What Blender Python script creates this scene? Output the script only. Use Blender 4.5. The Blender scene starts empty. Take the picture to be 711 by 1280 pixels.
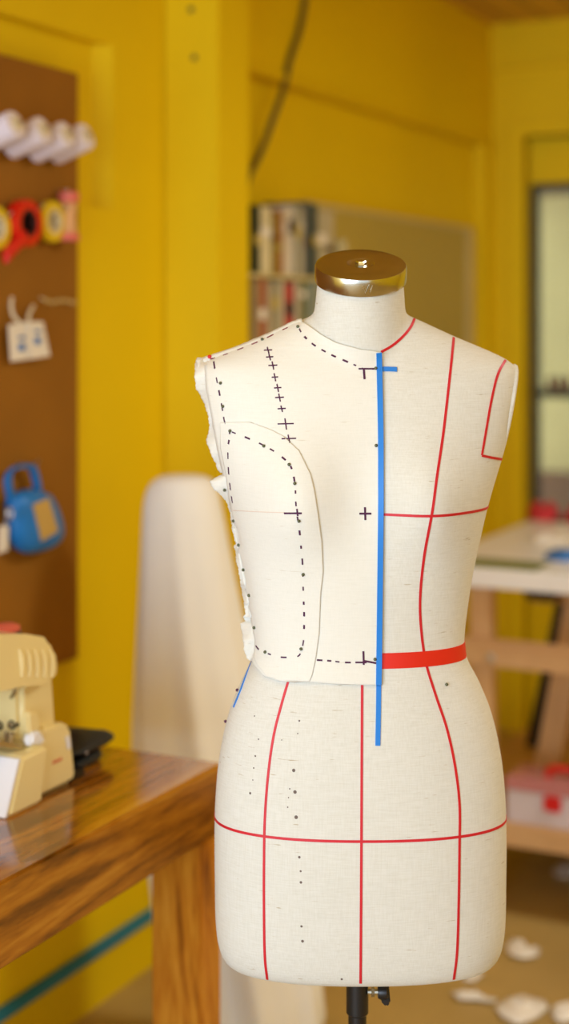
import bpy, bmesh, math, random
from mathutils import Vector, Matrix
from mathutils.bvhtree import BVHTree
random.seed(7)
S = bpy.context.scene
C = S.collection
PI = math.pi
# ------------------------------------------------------------------ geometry of the view
F, CX, CY, H = 1900.0, 355.5, 400.0, 1.43          # focal length in pixels, principal column, horizon row, eye height
ANG = math.radians(26.4)
cA, sA = math.cos(ANG), math.sin(ANG)
W0 = Vector((-0.682, 2.58, 0))                      # a point of the left wall at the floor
ROOM = Matrix.Translation(W0) @ Matrix.Rotation(-ANG, 4, 'Z')    # local x: away from the left wall, local y: along it
IDN = Matrix.Identity(4)
W0E = W0.x * cA - W0.y * sA
W0D = W0.x * sA + W0.y * cA
CAM = Vector((0, 0, H))
def ray(px, py): return (px - CX) / F, -(py - CY) / F
def on_e(px, py, e):                                # room point on the plane x=e
    u, v = ray(px, py); y = (e + W0E) / (u * cA - sA)
    return Vector((e, (u*y - W0.x)*sA + (y - W0.y)*cA, H + v*y))
def on_t(px, py, t):                                # room point on the plane y=t
    u, v = ray(px, py); y = (t + W0D) / (u * sA + cA)
    return Vector(((u*y - W0.x)*cA - (y - W0.y)*sA, t, H + v*y))
def at(px, py, y):                                  # world point at distance y
    u, v = ray(px, py); return Vector((u*y, y, H + v*y))
def on_z(px, py, z):                                # room point on the plane z
    u, v = ray(px, py); y = (z - H) / v
    return ROOM.inverted() @ Vector((u*y, y, z))
# ------------------------------------------------------------------ materials
def lin(r, g, b):
    f = lambda c: ((c/255)/12.92 if c/255 <= .04045 else ((c/255+.055)/1.055)**2.4)
    return (f(r), f(g), f(b), 1)
def mat(name, col, rough=.6, metal=0, var=.08, vscale=6, stretch=(1, 1, 1), bump=0, bscale=60, coat=0, trans=0, spec=.5, sheen=0):
    m = bpy.data.materials.new(name); m.use_nodes = True
    n, l = m.node_tree.nodes, m.node_tree.links
    b = n['Principled BSDF']
    b.inputs['Roughness'].default_value = rough; b.inputs['Metallic'].default_value = metal
    b.inputs['Coat Weight'].default_value = coat; b.inputs['Transmission Weight'].default_value = trans
    b.inputs['Specular IOR Level'].default_value = spec; b.inputs['Sheen Weight'].default_value = sheen
    tc = n.new('ShaderNodeTexCoord'); mp = n.new('ShaderNodeMapping'); mp.inputs['Scale'].default_value = stretch
    l.new(tc.outputs['Object'], mp.inputs['Vector'])
    nz = n.new('ShaderNodeTexNoise'); nz.inputs['Scale'].default_value = vscale; nz.inputs['Detail'].default_value = 4
    l.new(mp.outputs['Vector'], nz.inputs['Vector'])
    rp = n.new('ShaderNodeValToRGB'); c = col if len(col) == 4 else (*col, 1)
    rp.color_ramp.elements[0].position = .3; rp.color_ramp.elements[1].position = .7
    rp.color_ramp.elements[0].color = tuple(x*(1-var) for x in c[:3]) + (1,)
    rp.color_ramp.elements[1].color = tuple(min(1, x*(1+var)) for x in c[:3]) + (1,)
    l.new(nz.outputs['Fac'], rp.inputs['Fac']); l.new(rp.outputs['Color'], b.inputs['Base Color'])
    if bump:
        n2 = n.new('ShaderNodeTexNoise'); n2.inputs['Scale'].default_value = bscale; n2.inputs['Detail'].default_value = 3
        l.new(mp.outputs['Vector'], n2.inputs['Vector'])
        bp = n.new('ShaderNodeBump'); bp.inputs['Strength'].default_value = bump; bp.inputs['Distance'].default_value = .002
        l.new(n2.outputs['Fac'], bp.inputs['Height']); l.new(bp.outputs['Normal'], b.inputs['Normal'])
    return m
def wood(name, stops, rough=.35, coat=0, scale=7, stretch=(9, 1, 9), distort=2.5, fine=.3):
    m = bpy.data.materials.new(name); m.use_nodes = True
    n, l = m.node_tree.nodes, m.node_tree.links
    b = n['Principled BSDF']; b.inputs['Roughness'].default_value = rough; b.inputs['Coat Weight'].default_value = coat
    b.inputs['Coat Roughness'].default_value = .12
    tc = n.new('ShaderNodeTexCoord'); mp = n.new('ShaderNodeMapping'); mp.inputs['Scale'].default_value = stretch
    l.new(tc.outputs['Object'], mp.inputs['Vector'])
    nz = n.new('ShaderNodeTexNoise'); nz.inputs['Scale'].default_value = scale*.25; nz.inputs['Detail'].default_value = 6; nz.inputs['Distortion'].default_value = distort
    l.new(mp.outputs['Vector'], nz.inputs['Vector'])
    n2 = n.new('ShaderNodeTexNoise'); n2.inputs['Scale'].default_value = scale*4; n2.inputs['Detail'].default_value = 3
    l.new(mp.outputs['Vector'], n2.inputs['Vector'])
    mx = n.new('ShaderNodeMix'); mx.inputs['Factor'].default_value = fine
    l.new(nz.outputs['Fac'], mx.inputs['A']); l.new(n2.outputs['Fac'], mx.inputs['B'])
    rp = n.new('ShaderNodeValToRGB'); e = rp.color_ramp.elements
    e[0].position, e[0].color = stops[0]; e[1].position, e[1].color = stops[-1]
    for p, c in stops[1:-1]:
        k = e.new(p); k.color = c
    l.new(mx.outputs['Result'], rp.inputs['Fac']); l.new(rp.outputs['Color'], b.inputs['Base Color'])
    return m
def linen(name, c1, c2, slub):
    """woven cloth: fine crossed threads and darker slubs along the weft"""
    m = bpy.data.materials.new(name); m.use_nodes = True
    n, l = m.node_tree.nodes, m.node_tree.links
    b = n['Principled BSDF']; b.inputs['Roughness'].default_value = .85; b.inputs['Sheen Weight'].default_value = .15
    b.inputs['Specular IOR Level'].default_value = .2
    tc = n.new('ShaderNodeTexCoord')
    def nz(scale, st, det=3):
        mp = n.new('ShaderNodeMapping'); mp.inputs['Scale'].default_value = st; l.new(tc.outputs['Object'], mp.inputs['Vector'])
        t = n.new('ShaderNodeTexNoise'); t.inputs['Scale'].default_value = scale; t.inputs['Detail'].default_value = det
        l.new(mp.outputs['Vector'], t.inputs['Vector']); return t.outputs['Fac']
    hor = nz(60, (1, 1, 14)); ver = nz(60, (12, 12, .8))
    a = n.new('ShaderNodeMix'); l.new(hor, a.inputs['A']); l.new(ver, a.inputs['B']); a.inputs['Factor'].default_value = .45
    rp = n.new('ShaderNodeValToRGB'); e = rp.color_ramp.elements
    e[0].position, e[0].color = .32, c1; e[1].position, e[1].color = .62, c2
    l.new(a.outputs['Result'], rp.inputs['Fac'])
    sl = nz(45, (1, 1, 9), 2)
    r2 = n.new('ShaderNodeValToRGB'); e = r2.color_ramp.elements
    e[0].position, e[0].color = .70, (0, 0, 0, 1); e[1].position, e[1].color = .78, (1, 1, 1, 1)
    l.new(sl, r2.inputs['Fac'])
    mx = n.new('ShaderNodeMix'); mx.data_type = 'RGBA'
    l.new(r2.outputs['Color'], mx.inputs['Factor']); l.new(rp.outputs['Color'], mx.inputs['A']); mx.inputs['B'].default_value = slub
    l.new(mx.outputs['Result'], b.inputs['Base Color'])
    bp = n.new('ShaderNodeBump'); bp.inputs['Strength'].default_value = .15; bp.inputs['Distance'].default_value = .001
    l.new(a.outputs['Result'], bp.inputs['Height']); l.new(bp.outputs['Normal'], b.inputs['Normal'])
    return m

M = {}
M['yellow'] = mat('yellow_paint', lin(236, 202, 0), .6, spec=.25, var=.04, vscale=1.5, bump=.1, bscale=30)
M['ceiling'] = None
M['peg'] = mat('brown_hardboard', lin(150, 98, 20), .7, spec=.25, var=.08, vscale=5, bump=.1)
M['linen'] = linen('linen', lin(213, 213, 202), lin(224, 225, 217), lin(182, 170, 144))
M['muslin'] = linen('muslin', lin(227, 228, 219), lin(232, 233, 225), lin(218, 216, 203))
M['red'] = mat('red_tape', lin(205, 26, 42), .5, var=.05)
M['redband'] = mat('red_band', lin(222, 36, 18), .5, var=.05)
M['blue'] = mat('blue_tape', lin(20, 128, 225), .45, var=.05)
M['ink'] = mat('purple_ink', lin(74, 26, 66), .8, var=.15, vscale=200)
M['redink'] = mat('plum_ink', lin(120, 40, 60), .8, var=.15, vscale=200)
M['pencil'] = mat('pencil', lin(222, 205, 190), .9)
M['dot'] = mat('grey_ink_dot', lin(110, 98, 92), .9)
M['pin'] = mat('green_grey_pin', lin(92, 98, 74), .25, metal=.3)
M['pinred'] = mat('red_pin', lin(215, 25, 20), .3)
M['pinplum'] = mat('plum_pin', lin(80, 30, 70), .3)
M['steel'] = mat('steel', (.62, .58, .5), .3, metal=1)
M['chrome'] = mat('brushed_nickel', lin(196, 194, 180), .23, metal=1, var=.1, vscale=14, stretch=(1, 1, 5), bump=.04, bscale=90)
M['black'] = mat('black_metal', lin(26, 26, 28), .35)
M['blackcloth'] = mat('black_cloth', lin(26, 28, 24), .55, bump=.3, bscale=30)
M['table'] = wood('rosewood', [(.30, lin(62, 30, 4)), (.44, lin(128, 74, 12)), (.56, lin(176, 112, 24)), (.72, lin(206, 146, 46))], .16, .5, 7, (5, .8, 6), 3.5, .22)
M['leg'] = wood('rosewood_leg', [(.30, lin(118, 58, 10)), (.45, lin(192, 118, 28)), (.58, lin(214, 146, 44)), (.72, lin(232, 170, 66))], .22, .4, 7, (5, 5, .8), 3.5, .22)
M['pine'] = wood('pine', [(.3, lin(190, 142, 88)), (.7, lin(226, 184, 128))], .55, 0, 7, (9, 9, 1), 1)
M['pineh'] = wood('pine_board', [(.3, lin(190, 142, 88)), (.7, lin(226, 184, 128))], .55, 0, 7, (1, 9, 9), 1)
M['white'] = mat('white_laminate', lin(246, 244, 240), .3, var=.02)
M['cream'] = mat('cream_plastic', lin(246, 226, 160), .28, var=.02, coat=.3)
M['whitep'] = mat('white_plastic', lin(246, 246, 246), .3, var=.01)
M['spoolw'] = mat('white_thread', lin(240, 232, 240), .8, var=.03)
M['core'] = mat('cream_core', lin(232, 218, 180), .6)
M['floor'] = mat('ochre_concrete', lin(184, 154, 88), .5, var=.18, vscale=2.6, bump=.2, bscale=12)
M['sheet'] = mat('cream_sheet', lin(250, 248, 236), .9, var=.05, vscale=3, bump=.1, bscale=25)
M['paper'] = mat('paper', lin(240, 232, 214), .8, var=.04)
M['olive'] = mat('olive_board', lin(190, 168, 74), .6, var=.06, vscale=2)
M['olivelight'] = mat('pale_olive', lin(214, 196, 132), .6)
M['tan'] = mat('tan_leather', lin(205, 168, 84), .7)
M['bluebag'] = mat('blue_leather', lin(22, 120, 196), .4, var=.12, vscale=20)
M['yellowroll'] = mat('yellow_tape', lin(228, 196, 10), .5)
M['redroll'] = mat('red_plastic', lin(216, 26, 10), .35)
M['dark'] = mat('dark_core', lin(58, 22, 12), .6)
M['pink'] = mat('pink_plastic', lin(224, 110, 92), .5)
M['beige'] = mat('beige_thread', lin(226, 172, 112), .8, var=.1, vscale=60)
M['cord'] = mat('grey_cord', lin(88, 80, 30), .6)
M['bluepipe'] = mat('blue_strip', lin(34, 128, 150), .5)
M['darkframe'] = mat('dark_window_metal', lin(62, 64, 46), .5)
M['outwall'] = mat('outside_plaster', lin(236, 226, 150), .8, var=.1, vscale=2)
M['outbrown'] = mat('outside_timber', lin(128, 96, 66), .8, var=.2, vscale=3)
M['greenmat'] = mat('green_mat', lin(120, 128, 64), .6)
M['pinkcloth'] = mat('pink_red_cloth', lin(205, 50, 58), .7, var=.2, vscale=20)
M['bluecloth'] = mat('blue_cloth', lin(60, 120, 190), .7, var=.2, vscale=20)
M['maroon'] = mat('maroon_glaze', lin(112, 44, 34), .4)
M['boxred'] = mat('red_handle', lin(216, 22, 18), .35)
def clear(name, col, tr=.5, rough=.15):
    m = bpy.data.materials.new(name); m.use_nodes = True
    n, l = m.node_tree.nodes, m.node_tree.links
    b = n['Principled BSDF']; b.inputs['Base Color'].default_value = col; b.inputs['Roughness'].default_value = rough
    t = n.new('ShaderNodeBsdfTransparent'); x = n.new('ShaderNodeMixShader'); x.inputs['Fac'].default_value = 1-tr
    l.new(t.outputs[0], x.inputs[1]); l.new(b.outputs[0], x.inputs[2]); l.new(x.outputs[0], n['Material Output'].inputs['Surface'])
    return m
M['glass'] = clear('window_glass', (.9, .9, .85, 1), .93, .05)
M['boxclear'] = clear('clear_box', lin(240, 228, 232), .3)
M['boxlid'] = clear('pink_lid', lin(226, 150, 148), .35)
# ceiling planks: procedural boards running along the room
def plank_ceiling():
    m = mat('ceiling_boards', lin(206, 158, 40), .6, var=.12, vscale=3, stretch=(6, .6, 1))
    n, l = m.node_tree.nodes, m.node_tree.links
    tc = n.new('ShaderNodeTexCoord'); sx = n.new('ShaderNodeSeparateXYZ'); l.new(tc.outputs['Object'], sx.inputs[0])
    q = n.new('ShaderNodeMath'); q.operation = 'MULTIPLY'; q.inputs[1].default_value = 1/.13; l.new(sx.outputs['X'], q.inputs[0])
    fr = n.new('ShaderNodeMath'); fr.operation = 'FRACT'; l.new(q.outputs[0], fr.inputs[0])
    gt = n.new('ShaderNodeMath'); gt.operation = 'GREATER_THAN'; gt.inputs[1].default_value = .93; l.new(fr.outputs[0], gt.inputs[0])
    mx = n.new('ShaderNodeMix'); mx.data_type = 'RGBA'; l.new(gt.outputs[0], mx.inputs['Factor'])
    b = n['Principled BSDF']; src = b.inputs['Base Color'].links[0].from_socket
    l.new(src, mx.inputs['A']); mx.inputs['B'].default_value = lin(96, 64, 12); l.new(mx.outputs['Result'], b.inputs['Base Color'])
    return m
M['ceiling'] = plank_ceiling()
# ------------------------------------------------------------------ mesh builder
class MB:
    def __init__(s): s.bm = bmesh.new()
    def face(s, vs):
        try: return s.bm.faces.new(vs)
        except ValueError: return None
    def box(s, a, b, bev=0):
        x0, y0, z0 = a; x1, y1, z1 = b
        v = [s.bm.verts.new(p) for p in ((x0,y0,z0),(x1,y0,z0),(x1,y1,z0),(x0,y1,z0),(x0,y0,z1),(x1,y0,z1),(x1,y1,z1),(x0,y1,z1))]
        fs = [s.face([v[i] for i in q]) for q in ((3,2,1,0),(4,5,6,7),(0,1,5,4),(1,2,6,5),(2,3,7,6),(3,0,4,7))]
        if bev: s.bevel(v, bev)
        return s
    def bevel(s, v, w, seg=2):
        es = list({e for x in v for e in x.link_edges})
        bmesh.ops.bevel(s.bm, geom=es, offset=w, segments=seg, affect='EDGES', clamp_overlap=True)
    def prism(s, pts, vec, bev=0, seg=3):
        """polygon of 3-D points swept by vec"""
        vec = Vector(vec)
        a = [s.bm.verts.new(p) for p in pts]; b = [s.bm.verts.new(Vector(p)+vec) for p in pts]
        s.face(a); s.face(b[::-1]); n = len(a)
        for i in range(n): s.face([a[i], b[i], b[(i+1) % n], a[(i+1) % n]])
        if bev: s.bevel(a+b, bev, seg)
        return s
    def loft(s, rings, cap=True, closed=True):
        R = [[s.bm.verts.new(p) for p in r] for r in rings]
        n = len(R[0])
        for i in range(len(R)-1):
            for j in range(n if closed else n-1):
                s.face([R[i][j], R[i][(j+1) % n], R[i+1][(j+1) % n], R[i+1][j]])
        if cap and closed: s.face(R[0][::-1]); s.face(R[-1])
        return s
    def tube(s, path, r, seg=10, closed=False):
        path = [Vector(p) for p in path]; n = len(path); rings = []; up = None
        for i, p in enumerate(path):
            if closed: t = path[(i+1) % n] - path[i-1]
            else: t = path[min(i+1, n-1)] - path[max(i-1, 0)]
            t.normalize()
            if up is None: up = Vector((0, 0, 1)) if abs(t.z) < .9 else Vector((1, 0, 0))
            x = t.cross(up).normalized(); up = x.cross(t).normalized()
            rr = r[i] if isinstance(r, (list, tuple)) else r
            rings.append([p + x*math.cos(k*2*PI/seg)*rr + up*math.sin(k*2*PI/seg)*rr for k in range(seg)])
        if closed: rings.append(rings[0][:]); return s.loft(rings, cap=False)
        return s.loft(rings)
    def lathe(s, prof, org, axis=(0, 0, 1), seg=32, sc=(1, 1)):
        """prof: (radius, height) pairs turned about axis through org"""
        a = Vector(axis).normalized(); h = Vector((0, 0, 1)) if abs(a.z) < .9 else Vector((0, 1, 0))
        x = h.cross(a).normalized(); y = a.cross(x); org = Vector(org)
        return s.loft([[org + a*z + x*math.cos(k*2*PI/seg)*max(r, 1e-4)*sc[0] + y*math.sin(k*2*PI/seg)*max(r, 1e-4)*sc[1] for k in range(seg)] for r, z in prof])
    def ball(s, c, r, sc=(1, 1, 1), seg=12):
        bmesh.ops.create_uvsphere(s.bm, u_segments=seg, v_segments=max(6, seg//2+2), radius=r,
            matrix=Matrix.Translation(c) @ Matrix.Diagonal((*sc, 1)))
        return s
BASE = {}
def obj(name, mb, m, parent=None, frame=ROOM, base=(0, 0, 0), smooth=True, angle=35, bevel=0):
    """link the builder's shapes as ONE mesh object; vertices are authored in `frame`"""
    bm = mb.bm if isinstance(mb, MB) else mb
    if parent is not None: base = BASE[parent.name]
    bmesh.ops.recalc_face_normals(bm, faces=bm.faces[:])
    me = bpy.data.meshes.new(name); bm.to_mesh(me); bm.free()
    return obj_me(name, me, m, parent, frame, base, smooth, angle, bevel)
def obj_me(name, me, m, parent=None, frame=ROOM, base=(0, 0, 0), smooth=True, angle=35, bevel=0):
    if parent is not None: base = BASE[parent.name]
    me.transform(Matrix.Translation(-Vector(base)))
    if smooth:
        me.polygons.foreach_set('use_smooth', [True]*len(me.polygons))
        if angle: me.set_sharp_from_angle(angle=math.radians(angle))
    me.materials.append(M[m])
    o = bpy.data.objects.new(name, me); C.objects.link(o)
    if parent is not None: o.parent = parent
    else: o.matrix_world = frame @ Matrix.Translation(base)
    BASE[o.name] = base
    if bevel:
        b = o.modifiers.new('edge', 'BEVEL'); b.width = bevel; b.segments = 3; b.limit_method = 'ANGLE'
    return o
def tag(o, label, cat, group=None, kind=None):
    o['label'] = label; o['category'] = cat
    if group: o['group'] = group
    if kind: o['kind'] = kind
    return o
def root(name, base, label, cat, group=None, frame=ROOM):
    o = bpy.data.objects.new(name, None); C.objects.link(o)
    o.empty_display_size = .05
    o.matrix_world = frame @ Matrix.Translation(base); BASE[o.name] = tuple(base)
    return tag(o, label, cat, group)
def struct(name, mb, m, label=None, cat=None, **k):
    o = obj(name, mb, m, **k); o['kind'] = 'structure'
    if k.get('parent') is None: o['label'] = label; o['category'] = cat
    return o
def interp(pts, x):
    if x <= pts[0][0]: return pts[0][1]
    for (a, b), (c, d) in zip(pts, pts[1:]):
        if x <= c: return b + (d-b)*(x-a)/(c-a) if c > a else d
    return pts[-1][1]
def catmull(P, step=3.0):
    """smooth curve through points, about one sample per `step`"""
    P = [Vector(p) for p in P]
    if len(P) < 3:
        n = max(2, int((P[1]-P[0]).length/step)+1); return [P[0].lerp(P[1], i/(n-1)) for i in range(n)]
    Q = [2*P[0]-P[1]] + P + [2*P[-1]-P[-2]]; out = []
    for i in range(1, len(Q)-2):
        a, b, c, d = Q[i-1:i+3]; n = max(1, int(round((c-b).length/step)))
        for k in range(n):
            t = k/n
            out.append(.5*((2*b)+(c-a)*t+(2*a-5*b+4*c-d)*t*t+(3*b-a-3*c+d)*t**3))
    out.append(P[-1]); return out
# ================================================================== THE ROOM
T_END, ZC = 3.08, 2.46
E_R = 4.2
T_F = -3.6
struct('floor', MB().box((-.15, T_F, -.1), (E_R, T_END+.2, 0)), 'floor', 'worn ochre concrete floor of the workroom', 'floor')
struct('ceiling', MB().box((-.15, T_F, ZC), (E_R, T_END+.2, ZC+.06)), 'ceiling', 'yellow wooden board ceiling', 'ceiling')
RT1 = on_e(141, 55, 0).y; RZ0, RZ1 = 1.664, 2.012
w = MB()
w.box((-.15, T_F, -.1), (0, T_END+.2, RZ0)); w.box((-.15, T_F, RZ1), (0, T_END+.2, ZC+.06))
w.prism([(-.15, RT1-.032, RZ0), (-.032, RT1-.032, RZ0), (0, RT1, RZ0), (0, T_END+.2, RZ0), (-.15, T_END+.2, RZ0)], (0, 0, RZ1-RZ0)); w.box((-.15, T_F, RZ0), (0, -1.4, RZ1)); w.box((-.15, -1.4, RZ0), (-.032, RT1, RZ1))
struct('wall_left', w, 'yellow', 'yellow painted side wall with a shallow recess', 'wall')
# back wall with a doorway
DE0, DE1, DZ = on_t(655, 170, T_END).x, 1.35, on_t(660, 170, T_END).z
w = MB()
w.box((0, T_END, 0), (DE0, T_END+.12, ZC)); w.box((DE0, T_END, DZ), (DE1, T_END+.12, ZC)); w.box((DE1, T_END, 0), (E_R, T_END+.12, ZC))
struct('wall_back', w, 'yellow', 'yellow painted end wall with a doorway', 'wall')
struct('wall_right', MB().box((E_R, T_F, -.1), (E_R+.12, T_END+.2, ZC+.06)), 'yellow', 'yellow painted wall opposite the pegboard', 'wall')
# door: dark metal frame, glass, yellow panels above and below
GZ1 = on_t(690, 237, T_END+.07).z; GZm = on_t(690, 491, T_END+.07).z; GZ0 = .72
GE0 = on_t(666, 300, T_END+.07).x
d = struct('door_1', MB().box((DE0, T_END+.06, GZ1+.02), (DE1, T_END+.10, DZ)).box((DE0, T_END+.06, 0), (DE1, T_END+.10, GZ0)).box((DE0, T_END+.06, GZ0), (GE0, T_END+.10, GZ1+.02)).box((DE1-.02, T_END+.06, GZ0), (DE1, T_END+.10, GZ1+.02)), 'yellow', 'yellow door with dark framed glass at the end wall', 'door')
fr = MB(); y0, y1 = T_END+.05, T_END+.09
fr.box((GE0, y0, GZ0), (GE0+.022, y1, GZ1+.02)).box((DE1-.045, y0, GZ0), (DE1-.02, y1, GZ1+.02)).box((GE0, y0, GZ1-.004), (DE1-.02, y1, GZ1+.02)).box((GE0, y0, GZm-.016), (DE1-.02, y1, GZm+.014)).box((GE0, y0, GZ0), (DE1-.02, y1, GZ0+.03))
struct('door_frame', fr, 'darkframe', parent=d)
struct('door_glass', MB().box((GE0+.02, T_END+.068, GZ0+.03), (DE1-.045, T_END+.072, GZ1)), 'glass', parent=d)
# posts, lintel ledge and cornice
t0 = on_e(205, 300, 0).y
P_T0, P_T1 = t0, t0+.15
struct('trim_1', MB().box((0, P_T0, 0), (.138, P_T1, ZC), .004), 'yellow', 'square yellow timber post on the side wall', 'post')
zl = on_e(450, 125, .04).z
struct('trim_2', MB().box((0, P_T1, zl), (.045, T_END, ZC), .003).box((0, P_T1, zl-.018), (.055, T_END, zl), .003), 'yellow', 'boxed yellow lintel along the upper side wall', 'lintel')
struct('trim_3', MB().box((0, T_END-.09, 0), (.05, T_END, zl-.018), .003), 'yellow', 'narrow yellow corner post', 'post')
zk = on_t(660, 80, T_END).z
struct('trim_4', MB().box((0, T_END-.02, zk), (E_R, T_END, ZC)).box((0, T_END-.028, zk-.012), (E_R, T_END, zk+.004)), 'yellow', 'yellow cornice board on the end wall', 'cornice')
struct('trim_5', MB().box((DE0-.05, T_END-.015, 0), (DE0, T_END+.06, DZ)).box((DE0-.05, T_END-.015, DZ), (DE1+.05, T_END+.06, DZ+.05)).box((DE1, T_END-.015, 0), (DE1+.05, T_END+.06, DZ)), 'yellow', 'yellow door surround', 'door surround')
zb = on_e(95, 1208, .012).z
struct('baseboard_left', MB().box((0, T_F, zb-.013), (.014, P_T0, zb+.013), .003), 'bluepipe', 'blue strip running low along the yellow wall', 'strip')
# two bolt heads in the post
for k, (px, py) in enumerate(((239, 12), (243, 72))):
    p = on_t(px, py, P_T0)
    o = obj('bolt', MB().lathe([(0, 0), (.007, 0), (.007, .003), (.004, .005), (0, .005)], p, (0, -1, 0), 12), 'cord', base=tuple(p))
    tag(o, ['small dark bolt head at the top of the yellow post', 'small dark bolt head below the first one on the yellow post'][k], 'bolt', 'bolt heads in the post')
# outside, seen through the door glass
o = obj('plaster_wall', MB().box((-.5, T_END+2.2, -.1), (4.5, T_END+2.3, 2.15)), 'outwall'); o['kind'] = 'structure'; tag(o, 'pale plaster wall outside the door', 'wall')
o = obj('timber_fence', MB().box((-.5, T_END+1.9, -.1), (4.5, T_END+1.95, on_t(690, 590, T_END+1.9).z)), 'outbrown'); o['kind'] = 'structure'; tag(o, 'low brown timber fence outside the door', 'fence')
o = obj('porch_roof', MB().prism([(-.5, T_END+.15, 2.22), (-.5, T_END+2.5, 2.02), (-.5, T_END+2.5, 2.08), (-.5, T_END+.15, 2.28)], (5, 0, 0)), 'outbrown'); o['kind'] = 'structure'; tag(o, 'brown porch roof outside the door', 'roof')
o = obj('yard_ground', MB().box((-.5, T_END+.2, -.16), (4.5, T_END+4, -.1)), 'floor'); o['kind'] = 'structure'; tag(o, 'yard ground outside the door', 'ground')
# ================================================================== THINGS ON THE LEFT WALL
pe = on_e(98, 92, .012); pz0 = on_e(98, 822, .012).z
b = MB().box((.002, -1.35, pz0), (.012, pe.y, pe.z), .002)
tag(obj('peg_board', b, 'peg', base=(.006, 0, pz0)), 'large brown hardboard panel on the yellow wall', 'board')
# white thread spools on tilted pegs
AX = Vector((math.cos(.34), 0, math.sin(.34)))
ends = [(24, 153), (58, 160), (87, 166), (112, 168)]
lab = ['white thread spool on the brown board, cut by the photo edge', 'white thread spool second in its row on the brown board', 'white thread spool third in its row on the brown board', 'white thread spool nearest the yellow recess edge']
for k, (px, py) in enumerate(ends):
    e = on_e(px, py, .105); s = e - AX*.092
    if k == 0:
        rt = first = root('thread_spool', s, lab[0], 'spool', 'white spools on the pegboard')
        ro = .0275
        ch = [obj('thread', MB().lathe([(.011, .004), (ro-.002, .004), (ro, .008), (ro, .078), (ro-.002, .084), (.011, .084)], s, AX, 28), 'spoolw', rt),
              obj('core', MB().lathe([(.0085, 0), (.0135, 0), (.0135, .004), (.0115, .005), (.0115, .083), (.014, .085), (.014, .089), (.0085, .089)], s, AX, 20), 'core', rt),
              obj('peg', MB().tube([s - AX*.012, s, s + AX*.096], .004, 8), 'steel', rt)]
    else:
        rt = first.copy(); C.objects.link(rt); rt.matrix_world = ROOM @ Matrix.Translation(s); tag(rt, lab[k], 'spool', 'white spools on the pegboard')
        for c in ch:
            q = c.copy(); C.objects.link(q); q.parent = rt
# hanging rolls
def hook(px, py, parent, L=.05):
    p = on_e(px, py, .012)
    obj('hook', MB().tube([p, p+Vector((L*.8, 0, 0)), p+Vector((L, 0, .008))], .0022, 8), 'steel', parent)
for k, (px, py, lb) in enumerate(((-7, 285, 'yellow tape roll on the brown board, cut by the photo edge'), (64, 277, 'yellow tape roll hanging between red roll and pink spool'))):
    c = on_e(px, py, .03); r = root('tape_roll', c, lb, 'tape', 'yellow tape rolls on the pegboard')
    obj('tape', MB().lathe([(.024, -.009), (.039, -.009), (.041, -.006), (.041, .006), (.039, .009), (.024, .009), (.024, -.009)], c, (1, 0, 0), 32), 'yellowroll', r)
    obj('core', MB().lathe([(.02, -.0085), (.024, -.0085), (.024, .0085), (.02, .0085), (.02, -.0085)], c, (1, 0, 0), 28), 'core' , r)
    hook(px, py-14, r, .04)
c = on_e(30, 279, .035); r = root('tape_roll', c, 'bright red tape roll with loose tail on the brown board', 'tape')
obj('tape', MB().lathe([(.026, -.013), (.042, -.013), (.045, -.01), (.045, .01), (.042, .013), (.026, .013), (.026, -.013)], c, (1, 0, 0), 36), 'redroll', r)
obj('core', MB().lathe([(.021, -.012), (.026, -.012), (.026, .012), (.021, .012), (.021, -.012)], c, (1, 0, 0), 28), 'dark', r)
tl = [on_e(*p, .052) for p in ((33, 296), (25, 303), (16, 312), (8, 322))]
rings = [[p+Vector((a, 0, b)) for a, b in ((.002, .012), (.004, -.012), (-.010, -.012), (-.012, .012))] for p in tl]
obj('tape_tail', MB().loft(rings), 'redroll', r, bevel=.003)
hook(28, 262, r, .05)
c = on_e(86, 301, .04); r = root('thread_reel', c, 'beige thread reel with pink flanges hanging by the board edge', 'spool')
obj('thread', MB().lathe([(.010, .012), (.016, .016), (.0125, .045), (.016, .074), (.010, .078)], c, (0, 0, 1), 24), 'beige', r)
obj('flange', MB().lathe([(.004, 0), (.02, 0), (.022, .004), (.021, .012), (.012, .018), (.004, .018)], c, (0, 0, 1), 24), 'pink', r)
obj('flange', MB().lathe([(.004, .072), (.012, .072), (.02, .080), (.021, .092), (.018, .096), (.004, .096)], c, (0, 0, 1), 24), 'pink', r)
obj('hook', MB().tube([c+Vector((-.028, 0, .1)), c+Vector((0, 0, .1)), c+Vector((0, 0, .085))], .0022, 8), 'steel', r)
# pair of tags on loops
for k, (poly, loop, pic, lb) in enumerate((
    ([(10, 406), (33, 402), (36, 449), (13, 452)], [(25, 404), (17, 395), (14, 383), (15, 372)], (27, 434), 'white paper tag with blue picture, cut nearer the photo edge'),
    ([(33, 402), (53, 402), (62, 445), (37, 449)], [(36, 403), (36, 394), (40, 385), (42, 382)], (47, 426), 'white paper tag with blue picture and slanted edge, nearer the board edge'))):
    P = [on_e(x, y, .03+.004*k) for x, y in poly]; c = P[0]
    r = root('paper_tag', c, lb, 'tag', 'paper tags on the pegboard')
    obj('card', MB().prism(P, (.0015, 0, 0)), 'paper', r)
    obj('loop', MB().tube(catmull([on_e(x, y, .032-.006*i+.004*k) for i, (x, y) in enumerate(loop)], .004), .0035, 8), 'core', r)
    q = on_e(*pic, .0322+.004*k)
    b = MB(); b.lathe([(0, 0), (.011, 0), (.011, .001), (0, .001)], q, (1, 0, 0), 16, (1, .7)); b.lathe([(0, 0), (.006, 0), (.006, .001), (0, .001)], q+Vector((0, 0, .018)), (1, 0, 0), 12, (1.8, .6))
    obj('picture', b, 'bluecloth', r)
c = on_e(56, 376, .02); r = root('bead_string', c, 'short string of cream beads beside the paper tags', 'beads')
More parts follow.
